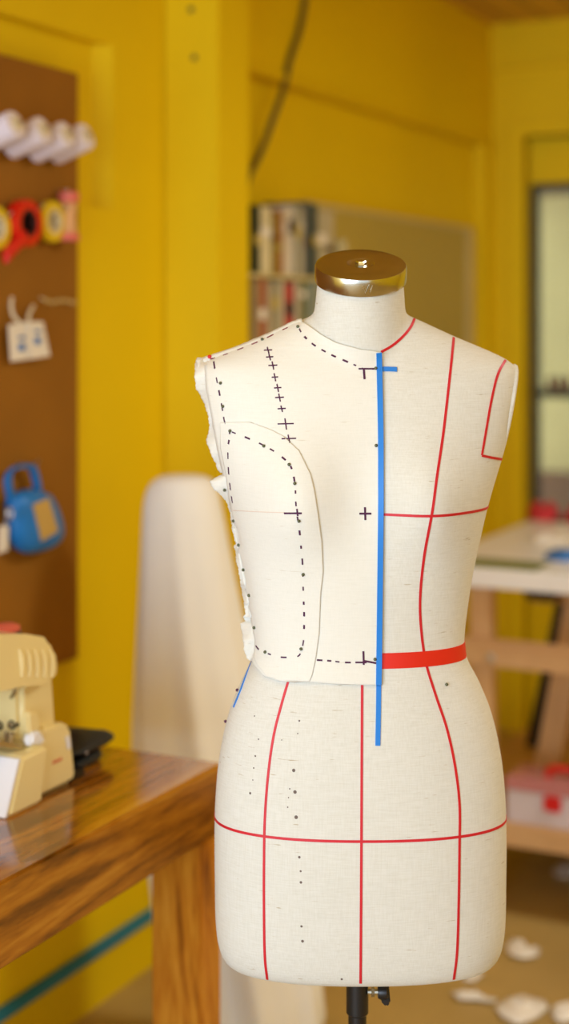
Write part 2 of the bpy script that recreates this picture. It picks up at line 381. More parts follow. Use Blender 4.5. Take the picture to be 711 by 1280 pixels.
ps = [on_e(x, y, .02) for x, y in ((50, 372), (58, 376), (66, 378), (74, 376), (82, 376), (90, 378), (95, 378))]
obj('cord', MB().tube(ps, .0015, 6), 'core', r)
for p in ps[1:6]: obj('bead', MB().ball(p, .0055), 'tan', r)
# blue pouch
c = on_e(38, 690, .03); r = root('coin_pouch', c, 'small blue leather pouch with tan patch hung on the brown board', 'pouch')
out = [(12, 640), (13, 623), (20, 615), (38, 611), (57, 616), (66, 630), (73, 652), (74, 672), (62, 685), (40, 692), (24, 689), (15, 672)]
mid = Vector((0, 0, 0)); P = [on_e(x, y, .035) for x, y in catmull(out + out[:1], 6)[:-1] ] if False else [on_e(p.x, p.y, .035) for p in catmull([(x, y) for x, y in out+out[:1]], 6)[:-1]]
mid = sum(P, Vector())/len(P)
rings = [[mid + Vector((dx, (p.y-mid.y)*s, (p.z-mid.z)*s)) for p in P] for s, dx in ((.55, -.021), (.9, -.016), (1, 0), (.95, .012), (.82, .021), (.5, .027), (.2, .028))]
obj('body', MB().loft(rings), 'bluebag', r, angle=60)
ht = catmull([on_e(x, y, .037) for x, y in ((15, 630), (10, 605), (12, 590), (24, 583), (38, 583), (43, 592), (46, 605), (48, 622))], .008)
obj('handle', MB().loft([[p+Vector((a*1.6, bb, bb*.6)) for a, bb in ((-.004, -.0045), (.004, -.0045), (.004, .0045), (-.004, .0045))] for p in ht]), 'bluebag', r)
q = [on_e(x, y, .061) for x, y in ((40, 631), (60, 622), (72, 664), (51, 677))]
obj('patch', MB().prism(q, (.003, 0, 0), .001), 'tan', r)
m_ = on_e(12, 642, .062)
obj('ring', MB().tube([m_+Vector((0, .008*math.cos(k*PI/8), .011*math.sin(k*PI/8))) for k in range(16)], .0022, 6, True), 'steel', r)
hook(22, 579, r, .05)
c = on_e(4, 676, .03); P = [on_e(x, y, .035) for x, y in ((-2, 658), (10, 657), (9, 688), (-3, 692))]
tag(obj('price_tag', MB().prism(P, (.002, 0, 0)).tube([on_e(4, 659, .036), on_e(8, 650, .04)], .001, 6), 'paper', base=tuple(c)), 'small cream tag hanging beside the blue pouch', 'tag')
# wire up the wall
pts = [on_e(x, y, .052 if y < 150 else .02) for x, y in ((384, -40), (381, 0), (374, 38), (362, 75), (355, 108), (342, 145), (326, 190), (309, 226), (306, 262))]
tag(obj('cable', MB().tube(catmull(pts, .02), .008, 8), 'cord', base=tuple(pts[-1])), 'dark cable hanging from the ceiling down the yellow wall', 'cable')
# shelf with folders behind the post
SE = .135
upper = [(296, 311, 258, (214, 196, 160)), (311, 319, 262, (222, 190, 176)), (319, 327, 256, (62, 66, 34)), (327, 342, 259, (226, 214, 168)), (342, 347, 268, (168, 150, 60)), (347, 354, 264, (176, 118, 46)), (354, 361, 262, (214, 200, 172)), (361, 369, 258, (226, 216, 196)), (369, 376, 256, (164, 160, 130)), (376, 382, 260, (208, 200, 180)), (382, 389, 252, (96, 100, 90)), (389, 396, 255, (72, 80, 66)), (396, 407, 262, (186, 176, 140)), (407, 420, 264, (196, 184, 148))]
lower = [(296, 310, 352, (206, 190, 150)), (310, 318, 356, (214, 202, 170)), (318, 324, 350, (182, 158, 110)), (324, 333, 346, (172, 84, 44)), (333, 341, 352, (196, 176, 140)), (341, 350, 356, (160, 154, 122)), (350, 357, 350, (214, 204, 170)), (357, 367, 354, (196, 60, 52)), (367, 375, 352, (198, 186, 160)), (375, 384, 346, (114, 118, 60)), (384, 394, 352, (150, 160, 144)), (394, 405, 350, (160, 158, 128)), (405, 420, 352, (190, 178, 140))]
zs1 = on_e(360, 344, SE).z; zs0 = on_e(360, 446, SE).z
ta, tb = on_e(290, 300, SE).y, on_e(421, 300, SE).y
ta = max(ta, P_T1+.005)
r = root('wall_shelf', (0, ta, zs0), 'narrow two tier shelf fixed to the wall behind the yellow post', 'shelf')
obj('shelf_board', MB().box((0, ta, zs0-.018), (SE+.01, tb+.03, zs0), .002), 'olivelight', r)
obj('shelf_board', MB().box((0, ta, zs1-.010), (SE+.01, tb+.03, zs1), .002), 'olivelight', r)
obj('side_panel', MB().box((0, tb+.03, zs0-.018), (SE+.01, tb+.045, zs1+.10), .002), 'olivelight', r)
cn = {}
ordn = ['first', 'second', 'third', 'fourth', 'fifth', 'sixth', 'seventh', 'eighth', 'ninth', 'tenth', 'eleventh', 'twelfth', 'thirteenth', 'fourteenth']
hue = {(62,66,34): 'dark green', (222,190,176): 'pale pink', (226,214,168): 'broad cream', (168,150,60): 'thin olive', (176,118,46): 'orange brown', (214,200,172): 'pale beige', (226,216,196): 'off white', (164,160,130): 'grey green', (208,200,180): 'light stone', (96,100,90): 'tall slate', (72,80,66): 'dark slate', (186,176,140): 'light khaki', (196,184,148): 'wide pale grey', (214,202,170): 'cream', (182,158,110): 'tan', (172,84,44): 'rust red', (196,176,140): 'sandy', (160,154,122): 'grey', (214,204,170): 'pale cream', (196,60,52): 'bright red', (198,186,160): 'pale grey', (114,118,60): 'olive green', (150,160,144): 'pale teal', (160,158,128): 'khaki grey', (190,178,140): 'wide beige', (214,196,160): 'buff', (206,190,150): 'light buff'}
for row, (lst, z0, nm) in enumerate(((upper, zs1, 'upper'), (lower, zs0, 'lower'))):
    for k, (x0, x1, yt, col) in enumerate(lst):
        a, bq = on_e(x0, 300, SE).y, on_e(x1, 300, SE).y
        if a < ta: continue
        z1 = on_e((x0+x1)/2, yt, SE).z; kk = 'book%s' % (col,)
        if kk not in M: M[kk] = mat('folder_cover', lin(*col), .6, var=.1, vscale=30, stretch=(1, 1, .4))
        g = (bq-a)*.06
        dx = random.uniform(-.006, .004)
        rb = root('book', (SE-.06, (a+bq)/2, z0), f'{hue[col]} book spine on the {nm} tier of the wall shelf', 'book', f'books on the {nm} tier of the wall shelf')
        obj('cover', MB().box((.015, a+g, z0), (SE+dx, a+g+.002, z1)).box((.015, bq-g-.002, z0), (SE+dx, bq-g, z1)).box((SE+dx-.003, a+g, z0), (SE+dx, bq-g, z1)), kk, rb)
        obj('pages', MB().box((.018, a+g+.002, z0+.002), (SE+dx-.003, bq-g-.002, z1-.004)), 'paper', rb)
        if row == 0 or k % 2:
            zz = z0+(z1-z0)*random.uniform(.35, .75)
            obj('spine_band', MB().box((SE+dx, a+g, zz), (SE+dx+.0008, bq-g, zz+random.uniform(.012, .035))), ['paper', 'dark', 'olive'][k % 3], rb)
# olive pinboard beyond
q0 = on_e(422, 268, .02); q1 = on_e(590, 285, .02)
zt = (q0.z+q1.z)/2; zl0 = on_e(600, 434, .02).z
r = root('pin_board', (.012, (q0.y+q1.y)/2, zl0), 'pale olive pinboard on the far part of the side wall', 'board')
obj('panel', MB().box((.002, tb+.06, zl0), (.02, q1.y-.06, zt)), 'olive', r)
obj('frame_stile', MB().box((.002, q1.y-.06, zl0), (.026, q1.y, zt), .003), 'olivelight', r)
obj('frame_rail', MB().box((.002, tb+.06, zt), (.026, q1.y, zt+.012), .003), 'olivelight', r)
# ================================================================== WOODEN TABLE
TE, TT, TZ = .634, .042, .75
r = root('wooden_table', (.32, -.6, 0), 'heavy polished dark wood table standing by the yellow wall', 'table')
obj('tabletop', MB().box((.03, -1.5, TZ-.107), (TE, TT, TZ), .004), 'table', r)
for (e0, e1, a, bq) in ((TE-.090, TE-.001, TT-.062, TT-.001), (.03, .125, TT-.058, TT-.001), (TE-.100, TE-.001, -1.5, -1.44), (.03, .125, -1.5, -1.44)):
    obj('leg', MB().box((e0, a, 0), (e1, bq, TZ-.108), .004), 'leg', r)
# ================================================================== OVERLOCK SEWING MACHINE
ME, MW = .487, .25
cb = Vector((ME-MW/2, on_e(45, 1000, ME).y, TZ))
r = root('sewing_machine', cb, 'cream overlock sewing machine on the dark wood table', 'sewing machine')
def side(pts, e): return [on_e(x, y, ME) + Vector((e-ME, 0, 0)) for x, y in pts]
body = MB()
body.prism(side([(10, 1016), (20, 945), (50, 932), (56, 909), (85, 903), (90, 911), (95.5, 967), (92, 977)], ME), (-MW, 0, 0), .006)
body.prism(side([(36, 935), (34, 858), (70, 830), (72.5, 848), (76, 903), (78, 935)], ME-.012), (-MW+.03, 0, 0), .009)
hd = [(-60, 797), (-10, 793), (30, 792), (52, 796), (64, 802), (71, 813), (73, 828), (72, 848), (50, 856), (24, 858), (-10, 866), (-60, 878)]
body.prism(side(hd, ME+.004), (-MW-.004, 0, 0), .014, 4)
obj('body', body, 'cream', r, angle=50)
cov = MB().prism(side([(52, 931), (44, 1001), (2, 1021), (19, 946)], ME+.012), (-MW-.01, 0, 0), .004)
obj('looper_cover', cov, 'cream', r)
fp = [on_e(19, 947, ME)+Vector((.012, -.0005, 0)), on_e(2, 1020, ME)+Vector((.012, -.0005, 0))]
obj('front_plate', MB().prism([fp[0]+Vector((-.002, -.001, 0)), fp[1]+Vector((-.002, -.001, 0)), fp[1]+Vector((-MW, -.001, 0)), fp[0]+Vector((-MW, -.001, 0))], (0, -.004, 0)), 'whitep', r)
rb = MB()
for k in range(5):
    x = 24+k*9.5
    pp = [on_e(x+a, y, ME) + Vector((.0045, 0, 0)) for a, y in ((0, 846), (0, 832), (-1, 820), (-3, 812))]
    rb.tube(pp, [.0025, .0045, .0045, .002], 8)
obj('vent_ribs', rb, 'cream', r)
tf = on_e(34, 858, ME-.012).y - .0005                 # the face below the needles, turned to the operator
ip = [on_t(x, y, tf) for x, y in ((-25, 866), (29, 866), (30, 924), (-25, 924))]
obj('inner_plate', MB().prism(ip, (0, -.004, 0), .001), 'whitep', r)
for (x, y) in ((4, 905), (20, 904)):
    p = on_t(x, y, tf-.004)
    obj('tension_knob', MB().lathe([(0, 0), (.0075, 0), (.008, .003), (.008, .008), (.006, .011), (0, .011)], p, (0, -1, 0), 18), 'black', r)
    obj('knob_cap', MB().lathe([(0, .0112), (.005, .0112), (.0045, .0145), (0, .0155)], p, (0, -1, 0), 14), 'chrome', r)
lv = MB(); p = on_t(13, 868, tf-.005)
lv.lathe([(.004, 0), (.009, 0), (.009, .006), (.004, .006), (.004, 0)], p, (0, -1, 0), 20)
lv.tube(catmull([on_t(14, 872, tf-.014), on_t(18, 866, tf-.016), on_t(20, 853, tf-.016), on_t(20.5, 843, tf-.02)], .004), .0028, 8)
obj('presser_lever', lv, 'chrome', r)
np_ = MB().prism(side([(-30, 934), (-30, 926), (8, 926), (17, 931), (34, 932), (34, 936)], ME-.006), (-.12, 0, 0), .002)
np_.tube([on_t(7, 930, tf-.03), on_t(8, 914, tf-.03)], .003, 8).tube([on_t(14, 930, tf-.03), on_t(14, 917, tf-.03)], .004, 8)
obj('needle_plate', np_, 'steel', r)
obj('thread_guard', MB().prism(side([(36, 918), (34, 894), (38, 889), (47, 890), (49, 900), (48, 914)], ME+.002), (-.012, 0, 0), .003), 'cream', r)
obj('cloth_plate', MB().prism(side([(34, 932), (37, 916), (47, 912), (53, 922), (53, 930)], ME+.006), (-.016, 0, 0), .004), 'whitep', r)
obj('highlight_slot', MB().prism(side([(81, 921), (85.5, 918), (88, 934), (84, 938)], ME+.0002), (.002, 0, 0), .001), 'whitep', r)  # white sliver standing in for the highlight on the base side
mk = MB()
for (x, y) in ((66, 953), (69, 952), (72, 950.5), (75, 949)):
    mk.tube(catmull([on_e(x-.8, y+2.2, ME+.0006), on_e(x+.8, y, ME+.0006), on_e(x+1.4, y-2.4, ME+.0006), on_e(x+2, y+1.4, ME+.0006)], .001), .0006, 6)
obj('brand_mark', mk, 'redink' if False else 'redroll', r)
for (x, y, dx) in ((86, 981, 0), (12, 1017, 0), (86, 981, -MW+.03), (12, 1017, -MW+.03)):
    p = on_e(x, y, ME-.02)
    obj('rubber_foot', MB().box((ME-.03+dx, p.y-.02, TZ), (ME-.004+dx, p.y+.02, TZ+.014), .002), 'black', r)
obj('base_pan', MB().box((ME-MW+.005, on_e(6, 1018, ME).y, TZ+.006), (ME-.004, on_e(90, 979, ME).y, TZ+.02)), 'black', r)
p = on_e(8, 793, ME-.06)
r2 = root('thread_bobbin', p, 'small bobbin with pink top standing on the cream sewing machine', 'bobbin')
obj('flange', MB().lathe([(0, 0), (.02, 0), (.021, .003), (.02, .006), (0, .006)], p, (0, 0, 1), 24), 'black', r2)
obj('thread', MB().lathe([(0, .006), (.0195, .006), (.02, .012), (.014, .015), (0, .015)], p, (0, 0, 1), 24), 'pink', r2)
# black pouch on the table behind it
pc = on_z(116, 957, TZ); pc = Vector((pc.x-.055, pc.y-.005, TZ))
r = root('zip_pouch', pc, 'flat black zip pouch lying on the table behind the sewing machine', 'pouch')
def cushion(c, a, bq, h, z0, ph=0):
    rings = []
    for s, z in ((.9, 0), (1, .25), (.97, .5), (.8, .8), (.45, .97), (.1, 1)):
        rings.append([Vector((c.x + a*s*math.copysign(abs(math.cos(q))**.5, math.cos(q)), c.y + bq*s*math.copysign(abs(math.sin(q))**.5, math.sin(q)), z0 + h*z*(1+.2*math.sin(2*q+ph)))) for q in [k*2*PI/40 for k in range(40)]])
    return MB().loft(rings)
obj('pouch_body', cushion(pc, .055, .052, .024, TZ), 'blackcloth', r)
obj('pouch_flap', cushion(pc+Vector((.008, .010, 0)), .058, .062, .02, TZ+.025, 1), 'blackcloth', r)
obj('zip_pull', MB().tube([pc+Vector((.052, -.02, .03)), pc+Vector((.064, -.024, .028))], .0025, 6), 'steel', r)
# ================================================================== CLOTH-COVERED BUNDLE behind the table
rings = []; n = 120
prof = [(1280, 206, 412), (1210, 202, 398), (1100, 194, 374), (1000, 176, 352), (945, 166, 338), (850, 170, 320), (770, 173, 304), (700, 176, 290), (650, 177.5, 281), (625, 179, 276), (608, 184, 271), (598, 193, 264), (593, 205, 252)]
DB = 2.95
zs = []
for (py, xl, xr) in prof:
    a = at(xl, py, DB); bq = at(xr, py, DB); zs.append((a.z, (a.x+bq.x)/2, (bq.x-a.x)/2))
zs[0] = (0.0, zs[0][1], zs[0][2]+.003)
for (z, cx, hw) in zs:
    k = max(0, min(1, (1.1-z)/1.1)); rg = []
    for j in range(n):
        q = j*2*PI/n
        f = 1 + k*(.07*math.sin(5*q+.8+z*2.4) + .11*math.sin(8*q-1.3+z*4.2) + .05*math.sin(13*q+z*5))
        rg.append(Vector((cx + hw*math.cos(q)*(1+(f-1)*.5), DB + hw*.85*math.sin(q)*f - .05*k, z)))
    rings.append(rg)
o = obj('draped_sheet', MB().loft(rings), 'sheet', frame=IDN, base=(zs[0][1], DB, 0), angle=70)
sb = o.modifiers.new('soft', 'SUBSURF'); sb.levels = 1; sb.render_levels = 1
tag(o, 'cream sheet draped over a tall upright bundle behind the wood table', 'sheet')
# ================================================================== WHITE WORKBENCH
BE, BT0, BT1, BZ = .39, 1.473, 2.39, .83
r = root('work_bench', (1.1, 1.9, 0), 'white topped workbench with pale pine trestle legs', 'workbench')
obj('bench_top', MB().box((BE, BT0, BZ-.043), (1.95, BT1, BZ), .004), 'white', r)
def beam(a, bq, wd, th, m, nm='leg'):
    """straight plank between two room points, wd across the view, th deep"""
    a, bq = Vector(a), Vector(bq)
    obj(nm, MB().loft([[p+Vector((-wd/2, 0, 0)), p+Vector((wd/2, 0, 0)), p+Vector((wd/2, th, 0)), p+Vector((-wd/2, th, 0))] for p in (a, bq)]), m, r, bevel=.003)
tF = BT0+.03
pA, pB = on_t(600, 730, tF), on_t(607, 1000, tF)
beam((pA.x, tF, BZ-.0435), (pA.x+.005, tF, 0), .056, .045, 'pine')
beam((pA.x, BT1-.1, BZ-.0435), (pA.x+.005, BT1-.1, 0), .056, .045, 'pine')
tB = BT0+.32
pC, pD = on_t(706, 836, tB), on_t(678, 990, tB)
s_ = (pD.x-pC.x)/(pD.z-pC.z); xt = pC.x + s_*(BZ-.0435-pC.z); xb = pC.x + s_*(.12-pC.z)
beam((xt, tB, BZ-.0435), (xb, tB, .1352), .066, .045, 'pine', 'brace')
beam((1.85, tF, BZ-.0435), (1.85, tF, 0), .056, .045, 'pine'); beam((1.85, BT1-.1, BZ-.0435), (1.85, BT1-.1, 0), .056, .045, 'pine')
zr1, zr0 = on_t(640, 802, tF-.02).z, on_t(640, 836, tF-.02).z
obj('rail', MB().box((BE+.02, tF-.022, zr0), (1.92, tF-.001, zr1), .003), 'pineh', r)
obj('rail', MB().box((BE+.02, BT1-.054, zr0), (1.92, BT1-.034, zr1), .003), 'pineh', r)
p = on_t(613, 822, tF-.022); obj('bolt', MB().lathe([(0, 0), (.011, 0), (.010, .005), (0, .006)], p, (0, -1, 0), 14), 'steel', r)
zS1, zS0 = on_t(660, 1036, tF-.03).z, on_t(660, 1062, tF-.03).z
obj('shelf', MB().box((BE+.01, tF-.03, zS0), (1.93, BT1-.02, zS1), .003), 'pineh', r)
# on the bench
p = on_t(640, 700, BT0+.02)
tag(obj('cutting_mat', MB().box((.47, BT0+.04, BZ), (.68, BT0+.16, BZ+.003)), 'greenmat', base=(.57, BT0+.1, BZ)), 'thin green cutting mat lying at the front of the white bench', 'mat')
def lump(c, a, bq, h, m, nm, lb, cat, sd):
    random.seed(sd); ph = [random.uniform(0, 6) for _ in range(4)]; rg = []
    for s, z in ((1, 0), (1.04, .3), (.95, .65), (.7, .9), (.3, 1)):
        rg.append([Vector((c.x + a*s*math.cos(q)*(1+.15*math.sin(3*q+ph[0])+.08*math.sin(7*q+ph[1]+z*2)), c.y + bq*s*math.sin(q)*(1+.12*math.sin(4*q+ph[2])), c.z + h*z*(1+.25*math.sin(2*q+ph[3])))) for q in [k*2*PI/36 for k in range(36)]])
    return tag(obj(nm, MB().loft(rg), m, base=tuple(c), angle=60), lb, cat)
c = on_z(708, 698, BZ); c.z = BZ; lump(c, .06, .05, .018, 'bluecloth', 'fabric_scrap', 'blue fabric scrap crumpled near the front of the white bench', 'fabric', 3)
c = on_z(690, 676, BZ); c.z = BZ; lump(c, .05, .05, .02, 'paper', 'fabric_scrap', 'white fabric scrap on the middle of the white bench', 'fabric', 5)
c = on_z(680, 649, BZ); c.z = BZ; lump(c, .042, .045, .045, 'pinkcloth', 'fabric_scrap', 'pink red fabric bundle at the bench corner by the door', 'fabric', 6)
c = on_z(727, 652, BZ); c.z = BZ; lump(c, .05, .045, .05, 'pinkcloth', 'fabric_scrap', 'bright red fabric bundle at the back of the white bench', 'fabric', 8)
# jars on the glazing bar of the door
for k, px in enumerate((686, 697, 708)):
    p = on_t(px, 487, T_END+.045)
    r3 = root('jar', (p.x, T_END+.035, GZm+.014), ['small maroon jar on the glazing bar nearest the door edge', 'small maroon jar second along the glazing bar of the door', 'small maroon jar third along the glazing bar of the door'][k], 'jar', 'jars on the door glazing bar')
    obj('pot', MB().lathe([(0, 0), (.011, 0), (.012, .01), (.011, .03), (.008, .035), (0, .035)], (p.x, T_END+.062, GZm+.0142), (0, 0, 1), 16), 'maroon', r3)
    obj('lid', MB().lathe([(0, .0351), (.009, .0351), (.009, .043), (0, .044)], (p.x, T_END+.062, GZm+.0142), (0, 0, 1), 16), 'dark', r3)
# under the bench
a0, a1 = on_t(654, 736, BT1-.3), on_t(692, 752, BT1-.3)
o = obj('tool_case', MB().box((a0.x, BT1-.3, a1.z), (a1.x, BT1-.2, BZ-.0432), .006), 'blackcloth', base=((a0.x+a1.x)/2, BT1-.25, a1.z)); tag(o, 'small black case fixed under the white benchtop', 'case')
tq = BT1-.25
pts = [on_t(704, 755, tq), on_t(690, 800, tq), on_t(679, 845, tq), on_t(668, 925, tq), on_t(657, 980, tq)]
k_ = (pts[0]-pts[-1]); lo = pts[-1] + k_*((zS1+.001-pts[-1].z)/k_.z); hi = pts[0]
b = MB().loft([[p+Vector((-.024, 0, 0)), p+Vector((.024, 0, 0)), p+Vector((.024, .012, 0)), p+Vector((-.024, .012, 0))] for p in (lo, hi)])
tag(obj('black_slat', b, 'black', base=tuple(lo), bevel=.002), 'long black slat leaning under the white bench', 'slat')
# craft box on the lower shelf
p0 = on_t(633, 1030, BT0+.03); zb0 = zS1+.0005
bx0, bx1, by0, by1 = p0.x, p0.x+.36, BT0+.03, BT0+.15
zb1 = on_t(660, 990, by0).z; zb2 = on_t(660, 974, by0).z
r = root('craft_box', ((bx0+bx1)/2, (by0+by1)/2, zb0), 'clear plastic craft box with pink lid and red handle on the lower shelf', 'box')
t_ = .003
bb = MB().box((bx0, by0, zb0), (bx1, by1, zb0+t_)).box((bx0, by0, zb0), (bx1, by0+t_, zb1)).box((bx0, by1-t_, zb0), (bx1, by1, zb1)).box((bx0, by0, zb0), (bx0+t_, by1, zb1)).box((bx1-t_, by0, zb0), (bx1, by1, zb1))
obj('box_body', bb, 'boxclear', r, smooth=False)
obj('contents', MB().box((bx0+.008, by0+.008, zb0+.004), (bx1-.008, by1-.008, zb1-.02), .004), 'paper', r)
obj('lid', MB().box((bx0-.004, by0-.004, zb1), (bx1+.004, by1+.004, zb2), .005), 'boxlid', r)
l0, l1 = on_t(680, 993, by0), on_t(702, 1016, by0)
obj('latch', MB().box((l0.x, by0-.012, l1.z), (l1.x, by0, l0.z), .004), 'boxred', r)
obj('latch', MB().box((l0.x+.16, by0-.012, l1.z), (l1.x+.16, by0, l0.z), .004), 'boxred', r)
yc = by0+.045; h0, h1 = on_t(684, 982, yc), on_t(690, 962, yc)
hp = catmull([Vector((h0.x, yc, zb2-.003)), Vector((h0.x+.004, yc, h1.z-.008)), Vector((h0.x+.02, yc, h1.z+.004)), Vector((h0.x+.13, yc, h1.z+.004)), Vector((h0.x+.146, yc, h1.z-.008)), Vector((h0.x+.15, yc, zb2-.003))], .01)
obj('handle', MB().tube(hp, .009, 10), 'boxred', r)
# scraps of paper on the floor
def scrap(pts, lb, sd):
    random.seed(sd)
    P = [on_z(x, y, 0) for x, y in pts]
    n_ = len(P); m0 = sum(P, Vector())/n_; bm = bmesh.new(); rings = []
    for s in (1, .75, .45, .15):
        rings.append([bm.verts.new(m0.lerp(p, s)+Vector((0, 0, .004+random.uniform(.0, .022)*(1.1-s*.8)))) for p in P])
    for a, bq in zip(rings, rings[1:]):
        for j in range(n_): bm.faces.new((a[j], a[(j+1) % n_], bq[(j+1) % n_], bq[j]))
    bm.faces.new(rings[-1])
    m0.z = 0
    o = obj('paper_scrap', bm, 'paper', base=tuple(m0), angle=25); sd_ = o.modifiers.new('thick', 'SOLIDIFY'); sd_.thickness = .002
    tag(o, lb, 'paper', 'paper scraps on the floor')
scrap([(632, 1186), (640, 1178), (652, 1180), (662, 1188), (675, 1190), (672, 1198), (655, 1202), (638, 1198)], 'small white paper scrap on the floor beside the dress form hips', 1)
scrap([(562, 1246), (580, 1244), (600, 1248), (616, 1250), (621, 1254), (616, 1257), (600, 1255), (575, 1253)], 'thin strip of white paper on the floor', 2)
scrap([(618, 1262), (632, 1252), (655, 1248), (680, 1255), (686, 1264), (672, 1274), (648, 1282), (628, 1276)], 'crumpled white paper lump on the floor at the strip end', 3)
scrap([(690, 1262), (715, 1256), (735, 1262), (730, 1276), (700, 1280), (690, 1274)], 'white paper scrap cut by the photo edge on the floor', 4)
scrap([(690, 1092), (700, 1082), (716, 1084), (722, 1096), (708, 1102), (696, 1100)], 'pale paper scrap in the shade below the bench shelf', 5)
scrap([(580, 1218), (596, 1214), (604, 1222), (592, 1230), (578, 1228)], 'tiny paper scrap just below the dress form hem', 6)
# ================================================================== THE DRESS FORM
FX, FY = .0895, 1.80
form = root('dress_form', (FX, FY, 0), 'linen covered dress form with red guide tapes on a black stand', 'dress form', frame=IDN)
Zp = lambda py, y=FY: H - (py-CY)/F*y
K = FY/F
#        py   half width px, front depth, back depth, exponent
PR = [(1203, 150, .062, .088, 2.3), (1202, 160, .070, .096, 2.35), (1198, 167, .076, .102, 2.4), (1190, 173, .0805, .107, 2.4), (1176, 177.5, .084, .110, 2.45), (1150, 180.5, .088, .113, 2.45),
      (1100, 181.5, .092, .116, 2.4), (1050, 182, .094, .120, 2.35), (1000, 181, .093, .122, 2.3), (945, 176, .090, .115, 2.25), (890, 164, .085, .098, 2.2), (850, 148, .079, .085, 2.2), (822, 133.5, .075, .076, 2.2),
      (800, 130, .073, .073, 2.2), (760, 134, .074, .074, 2.2), (720, 140, .077, .077, 2.25), (680, 148, .078, .080, 2.3), (635, 158, .078, .085, 2.4), (600, 168, .078, .088, 2.45), (560, 180, .077, .088, 2.5),
      (520, 189.5, .073, .085, 2.5), (490, 194.5, .069, .080, 2.45), (470, 196, .064, .075, 2.35), (458, 194, .060, .070, 2.2), (449, 183, .057, .066, 2.0), (440, 165, .055, .063, 1.85), (430, 142, .053, .061, 1.75), (420, 118, .050, .058, 1.75), (410, 96, .046, .055, 1.8), (400, 74, .042, .052, 1.9), (392, 55, .038, .048, 2.0)]
def spl(k, v, seq):            # smooth value between the rows above
    for i in range(len(seq)-1):
        a, b = seq[i], seq[i+1]
        if b[0] <= v <= a[0]:
            t = (a[0]-v)/(a[0]-b[0])
            p0 = seq[max(i-1, 0)]; p3 = seq[min(i+2, len(seq)-1)]
            m1 = (b[k]-p0[k])/(p0[0]-b[0])*(a[0]-b[0]) if p0[0] != b[0] else 0
            m2 = (p3[k]-a[k])/(a[0]-p3[0])*(a[0]-b[0]) if p3[0] != a[0] else 0
            return (2*t**3-3*t*t+1)*a[k]+(t**3-2*t*t+t)*m1+(-2*t**3+3*t*t)*b[k]+(t**3-t*t)*m2
    return seq[-1][k]
rings = []; v = 1203.0; NA = 112
while v >= 392:
    z = Zp(v); a, bf, bb, ex = (spl(i, v, PR) for i in (1, 2, 3, 4)); a *= K; rg = []
    for j in range(NA):
        q = j*2*PI/NA; c_, s_ = math.cos(q), math.sin(q)
        x = a*math.copysign(abs(c_)**(2/ex), c_); y = (bb if s_ > 0 else bf)*math.copysign(abs(s_)**(2/ex), s_)
        if y < 0:
            for sx in (-1, 1):
                y -= .030*math.exp(-(((x-sx*.078)/.048)**2 + ((z-1.225)/.062)**2)/1.0)*min(1, -y/.05)
        rg.append(Vector((FX+x, FY+y, z)))
    rings.append(rg); v -= 1.5 if v > 1172 else 4 if v > 480 else 2.5
sh = MB().loft(rings)
NAX = Vector((0, -math.sin(math.radians(22)), math.cos(math.radians(22))))
NC = at(450.5, 349, 1.765)                         # middle of the neck's top
sh.lathe([(.060, -.135), (.063, -.112), (.063, -.095), (.0600, -.078), (.0565, -.060), (.0535, -.040), (.0515, -.020), (.0505, -.004), (.0505, 0)], NC, NAX, 64)
bmesh.ops.recalc_face_normals(sh.bm, faces=sh.bm.faces[:])
me = bpy.data.meshes.new('tmp'); sh.bm.to_mesh(me); sh.bm.free()
tmp = bpy.data.objects.new('tmp', me); C.objects.link(tmp)
rm = tmp.modifiers.new('r', 'REMESH'); rm.mode = 'VOXEL'; rm.voxel_size = .0034; rm.adaptivity = 0
sm = tmp.modifiers.new('s', 'SMOOTH'); sm.factor = .5; sm.iterations = 22
dg = bpy.context.evaluated_depsgraph_get(); ev = tmp.evaluated_get(dg)
tor = bpy.data.meshes.new_from_object(ev); tor.name = 'torso'
bpy.data.objects.remove(tmp)
def bvh_of(meshes):
    V, P = [], []
    for m_ in meshes:
        n0 = len(V); V += [v.co.copy() for v in m_.vertices]; P += [[i+n0 for i in p.vertices] for p in m_.polygons]
    return BVHTree.FromPolygons(V, P)
# armhole plates
def plate(sx):
    c = at(450+sx*183.5, 517, FY); ax = Vector((sx*.982, 0, -.19))
    return MB().lathe([(0, -.012), (.05, -.012), (.0575, -.008), (.0595, -.002), (.0585, .001), (.055, .0025), (0, .003)], c, ax, 48, (.5, 1.0))
mp = []
for sx in (1,):
    b = plate(sx); bmesh.ops.recalc_face_normals(b.bm, faces=b.bm.faces[:]); m_ = bpy.data.meshes.new('armhole_plate'); b.bm.to_mesh(m_); b.bm.free(); mp.append(m_)
B_T = bvh_of([tor]); B_F = bvh_of([tor] + mp)
def cast(bv, px, py):
    u, v = ray(px, py); d = Vector((u, 1, v)).normalized()
    h = bv.ray_cast(CAM, d)
    return (h[0], h[1]) if h[0] is not None else (None, None)
def ribbon(bv, pxpts, w, off, step=3, mb=None, smooth=True):
    """a tape of width w laid on the surface along points picked in the photo"""
    pts = catmull(pxpts, step) if smooth else [Vector(p) for p in pxpts]
    hit = [(p, n) for p, n in (cast(bv, q.x, q.y) for q in pts) if p is not None]
    return strip([h[0] for h in hit], [h[1] for h in hit], w, off, mb)
